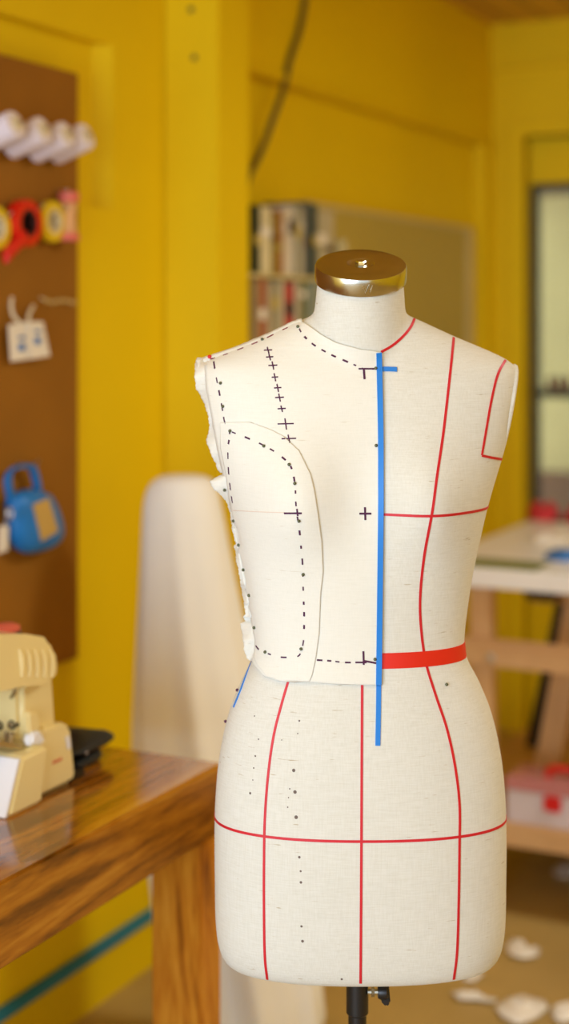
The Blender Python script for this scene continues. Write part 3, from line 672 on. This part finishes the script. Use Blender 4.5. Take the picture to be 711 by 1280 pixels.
def strip(P, N, w, off, mb=None):
    mb = mb or MB(); L = []
    for i in range(len(P)):
        t = (P[min(i+1, len(P)-1)] - P[max(i-1, 0)]).normalized(); s = N[i].cross(t).normalized()*(w/2)
        n = N[i]
        L.append([mb.bm.verts.new(P[i]+s-n*.0006), mb.bm.verts.new(P[i]+s+n*off), mb.bm.verts.new(P[i]-s+n*off), mb.bm.verts.new(P[i]-s-n*.0006)])
    for a, b in zip(L, L[1:]):
        for j in range(3): mb.face([a[j], a[j+1], b[j+1], b[j]])
    if len(L) > 1: mb.face(L[0]); mb.face(L[-1][::-1])
    return mb
def around(bv, z, q0, q1, w, off, n=90, dz=0):
    P, N = [], []
    for i in range(n):
        q = q0+(q1-q0)*i/(n-1); o = Vector((FX+.6*math.cos(q), FY+.6*math.sin(q), z)); d = Vector((-math.cos(q), -math.sin(q), 0))
        h = bv.ray_cast(o, d)
        if h[0] is not None: P.append(h[0]); N.append(h[1])
    return strip(P, N, w, off)
obj_me('torso', tor.copy(), 'linen', form, IDN, angle=0)
for m_ in mp: obj_me('armhole_plate', m_, 'linen', form, IDN, angle=40)
RW = .0029
lines = [  # style tapes on the form
  [(476, 440), (490, 432), (503, 421), (513, 409), (519, 396)],
  [(567, 422), (562, 470), (554, 540), (546, 595), (540, 640), (530, 695), (525, 745), (526, 785), (532, 828), (544, 868), (558, 910), (568, 955), (574, 1005), (574, 1060), (573, 1130), (571, 1190), (567, 1224)],
  [(633, 448), (622, 468), (614, 500), (607, 540), (602, 569)],
  [(602, 569.5), (614, 572), (627, 574)],
  [(362, 846), (352, 880), (342, 920), (335, 970), (331, 1025), (330, 1080), (330, 1140), (331, 1195), (334, 1224)],
  [(452.5, 850), (452, 950), (451.5, 1060), (451, 1150), (450.5, 1229)]]
for ln in lines: obj('style_tape', ribbon(B_F, ln, RW, .0007), 'red', form, IDN)
obj('style_tape', around(B_T, Zp(1018), -PI, PI, RW, .0007, 160), 'red', form, IDN)                       # hip, all the way round
zbst = H-(642-CY)/F*cast(B_T, 480, 642)[0].y
obj('style_tape', around(B_T, Zp(631.5), -PI*.47, PI*.5, RW, .0007, 90), 'red', form, IDN)                    # bust
zw = Zp(809)
obj('waist_tape', around(B_T, zw, -PI*.455, PI*.5, .0175, .001, 90), 'redband', form, IDN)
# back tapes, out of sight from the front: centre and two princess lines
for xo in (0, -.085, .085):
    P, N = [], []
    for i in range(60):
        z = .70+.66*i/59; k = xo*(1 - .35*math.exp(-((z-1.05)/.12)**2)); h = B_T.ray_cast(Vector((FX+k, 3, z)), Vector((0, -1, 0)))
        if h[0] is not None: P.append(h[0]); N.append(h[1])
    obj('style_tape', strip(P, N, RW, .0007), 'red', form, IDN)
obj('side_tape', ribbon(B_T, [(316, 822), (309, 840), (301, 862), (292, 884)], .0035, .0008, smooth=True), 'blue', form, IDN)
# ink dots from earlier fittings
dm = MB()
for x, y, rr in ((367, 963, 2.3), (368.6, 990, 2.4), (370, 1021.5, 2.5), (374, 1071.5, 1.8), (375.7, 1089, 1.4), (376, 1103, 1.8), (376.7, 1158, 1.6), (378, 1176.5, 2), (312.6, 991.5, 1.7), (317, 960, 1.1), (319, 945, 1.3), (316, 975, .9), (323, 924, 1.1), (374, 901, 1.3), (372, 917, .9), (362, 986, 1), (360.5, 997, .9), (359.5, 1009, 1), (427, 1224, 1.6), (318, 895, 1), (352, 925, .8)):
    p, n = cast(B_T, x, y)
    if p is not None: dm.lathe([(0, -.0003), (rr*K, -.0003), (rr*K*.8, .0003), (0, .0004)], p, n, 10)
obj('ink_dots', dm, 'dot', form, IDN)
# neck cap with its screw
cp = NC + NAX*.0
cap = obj('neck_cap', MB().lathe([(0, -.002), (.0525, -.002), (.0532, 0), (.0532, .0150), (.0522, .0180), (.0495, .0192), (.030, .0200), (.016, .0200), (.0125, .0175), (.0105, .017), (0, .017)], cp, NAX, 72), 'chrome', form, IDN, angle=28)
def capp(a, h):
    X = Vector((1, 0, 0)); Y = NAX.cross(X)
    d = X*math.sin(a) - Y*math.cos(a); return NC + d*.0533 + NAX*h
st = MB()
for pts in (((-.02, .013), (.03, .004), (.07, .012), (.11, .004), (.16, .013)), ((.0, .014), (.05, .006), (.09, .014), (.13, .006)), ((-.03, .009), (.02, .012))):
    st.tube([capp(a*1.2+.02, h-.001) for a, h in pts], .0005, 6)
obj('cap_mark', st, 'steel', form, IDN)  # thin raised strokes on the front of the cap
scw = MB().lathe([(0, .017), (.0065, .017), (.0065, .0215), (.005, .023), (0, .023)], cp, NAX, 6)
obj('cap_screw', scw, 'chrome', form, IDN)
# stand
PX = (446.5-CX)/F*1.805
zt = .66
obj('pole', MB().tube([(PX, 1.805, .09), (PX, 1.805, zt+.06)], .0108, 20), 'black', form, IDN)
obj('collar', MB().lathe([(0, -.008), (.0115, -.008), (.0132, -.006), (.0132, .045), (0, .045)], (PX, 1.805, Zp(1259, 1.805)), (0, 0, 1), 24), 'black', form, IDN)
kz = Zp(1240, 1.80)
obj('clamp_screw', MB().tube([(PX+.012, 1.80, kz), (PX+.030, 1.80, kz)], .0035, 10).lathe([(0, 0), (.0055, 0), (.0055, .004), (0, .004)], (PX+.016, 1.80, kz), (1, 0, 0), 6), 'chrome', form, IDN)
kb = MB().lathe([(0, 0), (.007, 0), (.0085, .003), (.0085, .010), (.006, .013), (0, .013)], (PX+.024, 1.80, kz), (1, 0, 0), 16)
kb.prism([(PX+.026, 1.796, kz+.006), (PX+.037, 1.796, kz+.0095), (PX+.039, 1.796, kz-.012), (PX+.034, 1.796, kz-.017), (PX+.027, 1.796, kz-.010)], (0, .008, 0), .002)
obj('clamp_knob', kb, 'black', form, IDN)
obj('hub', MB().lathe([(0, 0), (.03, 0), (.034, .02), (.02, .05), (.013, .06), (0, .06)], (PX, 1.805, .075), (0, 0, 1), 24), 'black', form, IDN)
for k in range(5):
    q = k*2*PI/5+.3; dv = Vector((math.cos(q), math.sin(q), 0)); o_ = Vector((PX, 1.805, 0))
    lg = obj('leg', MB().tube([o_+dv*.02+Vector((0, 0, .1)), o_+dv*.14+Vector((0, 0, .085)), o_+dv*.27+Vector((0, 0, .062))], [.013, .012, .010], 10), 'black', form, IDN)
    ax = dv.cross(Vector((0, 0, 1)))
    obj('caster', MB().lathe([(0, -.01), (.024, -.01), (.027, -.006), (.027, .006), (.024, .01), (0, .01)], o_+dv*.265+Vector((0, 0, .0272)), ax, 20), 'black', form, IDN)
# ================================================================== THE MUSLIN FITTING pinned over half the bodice
GR = [(445, 262), (452, 258), (484, 260), (520, 267), (560, 274), (591, 281), (640, 288), (700, 299), (750, 308.5), (800, 318), (822, 316), (830, 319), (845, 331), (851, 350), (854, 400), (857, 440)]
def xl_A(y):
    if y < 445: return interp([(402, 371), (412, 350), (424, 325), (432, 301), (441, 271), (445, 262)], y)
    return interp(GR, y)
def xr_A(y): return interp([(402, 373), (408, 385), (417, 401), (428, 422), (436, 450), (439, 472), (441, 476), (600, 479), (700, 478), (857, 475.5)], y)
def surf(bv, px, py, off, seek=1):
    """point off above the form under a photo position; beyond the outline the cloth hangs on at the depth of the edge"""
    for k in range(0, 60):
        p, n = cast(bv, px+k*seek, py)
        if p is not None:
            if k == 0:
                return p+n*off
            return at(px, py, p.y+.002*0)
    for k in range(0, 40):
        p, n = cast(bv, px, py+k)
        if p is not None: return at(px, py, p.y)
    return at(px, py, FY)
def panel(bv, y0, y1, xl, xr, off, dy=2.0, nc=64, rag=0, seek=1, wob=0):
    bm = bmesh.new(); rows = []; y = y0
    while y <= y1+1e-6:
        a, b = xl(y), xr(y)
        a += rag*math.sin(y*1.7)*math.sin(y*.61); r_ = []
        for j in range(nc):
            px = a+(b-a)*j/(nc-1); p = surf(bv, px, y, off, seek)
            if wob: p = p + Vector((0, wob*math.sin(px*.11+y*.031)*math.sin(y*.05+px*.02), 0))
            r_.append(bm.verts.new(p))
        rows.append(r_); y += dy
    for a, b in zip(rows, rows[1:]):
        for j in range(nc-1): bm.faces.new((a[j], a[j+1], b[j+1], b[j]))
    bmesh.ops.smooth_vert(bm, verts=bm.verts[:], factor=.5, use_axis_x=False, use_axis_y=True, use_axis_z=False)
    bmesh.ops.smooth_vert(bm, verts=bm.verts[:], factor=.5, use_axis_x=False, use_axis_y=True, use_axis_z=False)
    return bm
def tomesh(bm, nm):
    me = bpy.data.meshes.new(nm); bm.normal_update(); bm.to_mesh(me); bm.free(); return me
mus = root('muslin_fitting', (FX-.08, FY-.09, 1.02), 'white muslin half bodice pinned over the dress form', 'fabric', frame=IDN)
def cloth(bm, nm, th=.0007):
    bmesh.ops.recalc_face_normals(bm, faces=bm.faces[:])
    if sum((f.normal.y for f in bm.faces)) > 0: bmesh.ops.reverse_faces(bm, faces=bm.faces[:])
    me = tomesh(bm, nm); keep = me.copy(); o = obj_me(nm, me, 'muslin', mus, IDN, angle=0)
    s_ = o.modifiers.new('thick', 'SOLIDIFY'); s_.thickness = th; s_.offset = -1
    return keep
mA = cloth(panel(B_F, 402, 857, xl_A, xr_A, .0032), 'front_panel')
B_A = bvh_of([tor, mA])
def xr_B(y): return interp([(528, 312), (530, 319), (538, 340), (546, 355), (564, 374), (593, 388), (612, 392.5), (641, 397), (677, 402), (714, 404), (741, 401), (792, 399), (822, 395), (845, 390), (853, 386)], y)
def xl_B(y): return interp([(528, 276), (560, 276.5), (591, 283), (640, 290), (700, 301), (750, 310.5), (800, 320), (822, 318.5), (830, 322), (845, 334), (851, 352), (853, 380)], y)
mB = cloth(panel(B_A, 528, 853, xl_B, xr_B, .0016, rag=0), 'side_panel')
B_C = bvh_of([tor, mA, mB])
# raw seam allowances standing out along the armhole, the side and the shoulder
JG = [(447, 246), (452, 244), (470, 243), (486, 245), (494, 250), (502, 254), (510, 257), (520, 260), (530, 261.5), (540, 261), (548, 257.5), (556, 259), (563, 262), (568, 264), (574, 266), (577, 268), (580, 271), (583, 270), (588, 272), (591, 275)]
def flap(y0, y1, xlf, xrf, nm, dep, nc=14, dy=1.5, wv=.004):
    bm = bmesh.new(); rows = []; y = y0
    while y <= y1+1e-6:
        a, b = xlf(y), xrf(y); r_ = []
        e = surf(B_F, b+2, y, .0)
        for j in range(nc):
            f = j/(nc-1); px = a+(b-a)*f
            d_ = e.y + dep*(1-f) + wv*math.sin(y*.13+f*2)*(1-f) + .001
            r_.append(bm.verts.new(at(px, y, d_)))
        rows.append(r_); y += dy
    for a, b in zip(rows, rows[1:]):
        for j in range(nc-1): bm.faces.new((a[j], a[j+1], b[j+1], b[j]))
    return cloth(bm, nm)
J2 = [(593, 277), (596, 271), (600, 263), (602, 261.5), (606, 264), (612, 267), (617, 274), (622, 279), (630, 284), (640, 287), (650, 288.5), (662, 290), (672, 292.5), (680, 295), (683, 291), (686, 293), (691, 295), (697, 294), (705, 296), (718, 299), (730, 300.5), (742, 302.5), (755, 305), (768, 306.5), (772, 304), (776, 307), (779, 300), (790, 302), (800, 303.5), (812, 305), (822, 308), (826, 312)]
def jit(y): return .7*math.sin(y*.83)*math.sin(y*.37)+.35*math.sin(y*2.1)
mF1 = flap(447, 591, lambda y: interp(JG, y)+jit(y), lambda y: interp(GR, y)+3.0, 'armhole_allowance', .018, wv=.007)
mF2 = flap(593, 826, lambda y: interp(J2, y)+jit(y), lambda y: interp(GR, y)+3.0, 'side_allowance', .014, wv=.006)
# shoulder allowance: a narrow band along the top edge, folded back
bm = bmesh.new(); top = catmull([(246, 449), (262, 444), (300, 431), (325, 421), (350, 409), (366, 401), (377, 398)], 3); rows = []
for i, q in enumerate(top):
    tt = i/(len(top)-1); lowy = q.y+11; e = surf(B_F, q.x, lowy, .004); r_ = []
    for j in range(6):
        f = j/5; r_.append(bm.verts.new(at(q.x+1.2*f, q.y+jit(q.x*1.3)*.5*(1-f)+11*f, e.y+.012*(1-f)-.001)))
    rows.append(r_)
for a, b in zip(rows, rows[1:]):
    for j in range(5): bm.faces.new((a[j], a[j+1], b[j+1], b[j]))
mS = cloth(bm, 'shoulder_allowance')
# inked seam lines: dashes along each seam
def dashes(path, on, gap, w, nm, m='ink', bv=None, ph=0):
    pts = catmull(path, 1.0); mb = MB(); i = int(ph)
    random.seed(len(path)*7+int(path[0][0]))
    while i < len(pts)-2:
        L = on*random.uniform(.7, 1.25); seg = pts[i:int(i+L)+1]
        if len(seg) > 2: ribbon(bv or B_C, [(p.x, p.y) for p in seg], w*random.uniform(.75, 1.15), .0005, 2, mb, smooth=False)
        i += int(L+gap*random.uniform(.8, 1.2))
    obj(nm, mb, m, mus, IDN)
dashes([(374, 411), (378, 418), (388, 428), (400, 436), (415, 444), (430, 450.5), (445, 457), (455, 461), (470, 461)], 6, 8, .0020, 'neck_marking')
dashes([(267, 452), (271, 475), (276, 500), (281, 528), (287, 541), (285, 562), (286, 592), (289, 618), (292, 636)], 8, 9, .0019, 'armhole_marking')
dashes([(290, 540), (308, 547), (330, 557), (348, 568), (362, 581), (367, 596), (369, 612), (369.5, 626), (371, 642), (374, 662), (376, 682), (378, 705), (379, 740), (380, 765), (380, 785), (379, 803), (374, 819), (362, 821.5), (348, 821), (335, 817), (325, 813), (318, 805)], 6, 12, .0019, 'princess_marking')
dashes([(396, 825), (412, 826), (430, 828), (444, 828)], 7, 6, .0018, 'waist_marking')
dashes([(263, 449), (282, 443), (306, 434), (330, 424), (352, 413), (370, 405)], 8, 11, .0020, 'shoulder_marking', 'redink', bvh_of([tor, mA, mB, mS]))
def cross(*strokes):
    mk = MB()
    for a, b, w in strokes: ribbon(B_C, [a, b], w, .0006, 2, mk)
    obj('cross_mark', mk, 'ink', mus, IDN)
for x, y, hw, hv in ((335, 438, 5, 4), (337, 446.5, 4.5, 4), (341, 457, 5.5, 5), (343.5, 471.7, 4, 5), (347, 485, 4.5, 5), (349.3, 497, 5.5, 5), (352, 511, 5, 4), (357, 530, 10, 7), (361, 548.5, 9, 5)):
    cross(((x-hw, y), (x+hw, y-.5), .0014), ((x-1, y-hv), (x+1, y+hv), .0014))
cross(((454.5, 461), (455.5, 474), .0024), ((448, 461), (470, 461), .0018))
cross(((355, 641.5), (377, 641.5), .0020), ((371, 636), (372, 645), .0018))
cross(((449, 642), (464, 642), .0022), ((456, 634), (456.5, 650), .0022))
cross(((454, 814), (454.5, 831), .0022), ((444, 828), (458, 828), .0018), ((455, 826), (470, 829), .002))
obj('bust_marking', ribbon(B_C, [(291, 638), (330, 640), (371, 641)], .0009, .0003, 3), 'pencil', mus, IDN)
# blue tape down the front edge of the muslin
bt = ribbon(B_C, [(473.5, 441), (474.3, 470), (475.7, 540), (476, 600), (476, 640), (475, 720), (474, 800), (473.2, 856)], .0064, .0012, 3)
ribbon(B_C, [(473.2, 855), (472.8, 890), (472, 932)], .0056, .0012, 3, bt)
ribbon(B_C, [(472, 461.5), (484, 461.5), (496, 462)], .0052, .0016, 3, bt)
tag(obj('blue_tape', bt, 'blue', frame=IDN, base=(FX+.02, FY-.09, .93)), 'bright blue adhesive tape running down the muslin front edge', 'tape')
# pins
g1 = 'pins holding the muslin'
PIN = [(372.5, 409, 'pin', 'green grey pin head at the neck end of the shoulder seam'), (328, 425, 'pin', 'green grey pin head halfway along the shoulder seam'), (263, 446.5, 'pinred', 'bright red pin head at the shoulder tip'),
 (276, 479, 'pin', 'pin head on the armhole line, upper of two below the red pin'), (279, 508, 'pin', 'pin head on the armhole line, lower of two below the red pin'), (288, 538.6, 'pin', 'pin head where the curved princess line meets the armhole'),
 (330, 557.6, 'pin', 'pin head halfway along the curve of the princess line'), (361.5, 581, 'pin', 'pin head at the bend of the princess line'), (368.5, 604.5, 'pin', 'pin head just below the bend of the princess line'),
 (281, 612, 'pin', 'pin head on the pointed torn flap below the armhole'), (292.5, 651, 'pin', 'topmost pin head down the side seam under the flap'), (299, 681, 'pin', 'second pin head down the side seam'), (305, 712, 'pin', 'third pin head down the side seam'),
 (312, 744, 'pin', 'fourth pin head down the side seam'), (318.5, 784.5, 'pin', 'lowest pin head on the side seam near the waist'), (373.6, 651, 'pin', 'pin head on the princess line just below the bust cross'), (379, 717.7, 'pin', 'pin head midway down the straight princess line'),
 (376.5, 811, 'pin', 'pin head at the waist corner of the princess line'), (332, 815, 'pin', 'pin head on the waist line beside the side seam'), (468.5, 824, 'pin', 'pin head beside the blue tape at the waist'), (470, 557, 'pin', 'pin head beside the blue tape at the upper chest'),
 (469.5, 460.5, 'pin', 'pin head at the crossing of the blue tapes'), (297.5, 863, 'pinplum', 'plum pin head on the thin blue side tape'), (283, 902, 'pinplum', 'plum pin head below the thin blue side tape'), (557.5, 855.7, 'pin', 'lone pin head on bare linen below the red waist band')]
B_P = bvh_of([tor, mA, mB, mF1, mF2, mS])
for x, y, m_, lb in PIN:
    p, n = cast(B_P, x, y)
    if p is None:
        for k in range(1, 14):
            p, n = cast(B_P, x+k*.7, y+k*.25)
            if p is not None: break
    r_ = root('dress_pin', p, lb, 'pin', g1, frame=IDN)
    rad = .0024 if m_ == 'pinred' else .0019
    sd = (n.cross(Vector((.3, 0, 1)))).normalized()
    obj('pin_head', MB().ball(p+n*(rad*.6), rad, seg=12), m_, r_, IDN)
    obj('pin_shaft', MB().tube([p+n*(rad*.5), p-n*.003+sd*.003, p-n*.012+sd*.009], .00035, 6), 'steel', r_, IDN)
# ================================================================== LIGHT AND CAMERA
wd = bpy.data.worlds.new('sky'); S.world = wd; wd.use_nodes = True
bg = wd.node_tree.nodes['Background']; bg.inputs['Color'].default_value = (.92, .99, 1.1, 1); bg.inputs['Strength'].default_value = 1.25
def area(name, room_loc, room_target, sx, sy, power, col):
    l = bpy.data.lights.new(name, 'AREA'); l.shape = 'RECTANGLE'; l.size = sx; l.size_y = sy; l.energy = power; l.color = col
    o = bpy.data.objects.new(name, l); C.objects.link(o)
    p = ROOM @ Vector(room_loc); t = ROOM @ Vector(room_target)
    o.location = p; o.rotation_euler = (t-p).to_track_quat('-Z', 'Y').to_euler(); return o
area('window_daylight', (.75, -3.2, 1.2), (1.25, 0, .95), 2.0, 1.7, 61, (.82, .98, 1.22))
area('added_fill', (2.3, 1.0, 2.42), (2.3, 1.0, 0), 1.2, .3, 37, (.98, .98, .95))  # added fill brightening the bench and far room; no known fixture
area('added_fill', (1.15, -1.35, 2.42), (1.15, -1.35, 0), 1.2, .3, 7, (1, .78, .42))  # added warm fill for the form's chest and shoulders, not a real lamp
cam = bpy.data.cameras.new('camera'); co = bpy.data.objects.new('camera', cam); C.objects.link(co)
co.location = CAM; co.rotation_euler = (PI/2, 0, 0)
cam.sensor_fit = 'VERTICAL'; cam.sensor_height = 36; cam.sensor_width = 36*711/1280; cam.lens = F/1280*36
cam.shift_y = -(640-CY)/1280; cam.clip_start = .05
cam.dof.use_dof = True; cam.dof.focus_distance = 1.715; cam.dof.aperture_fstop = 2.1
S.camera = co
vs = S.view_settings; vs.view_transform = 'Standard'; vs.look = 'None'; vs.gamma = 1; vs.use_curve_mapping = False; vs.exposure = -.08
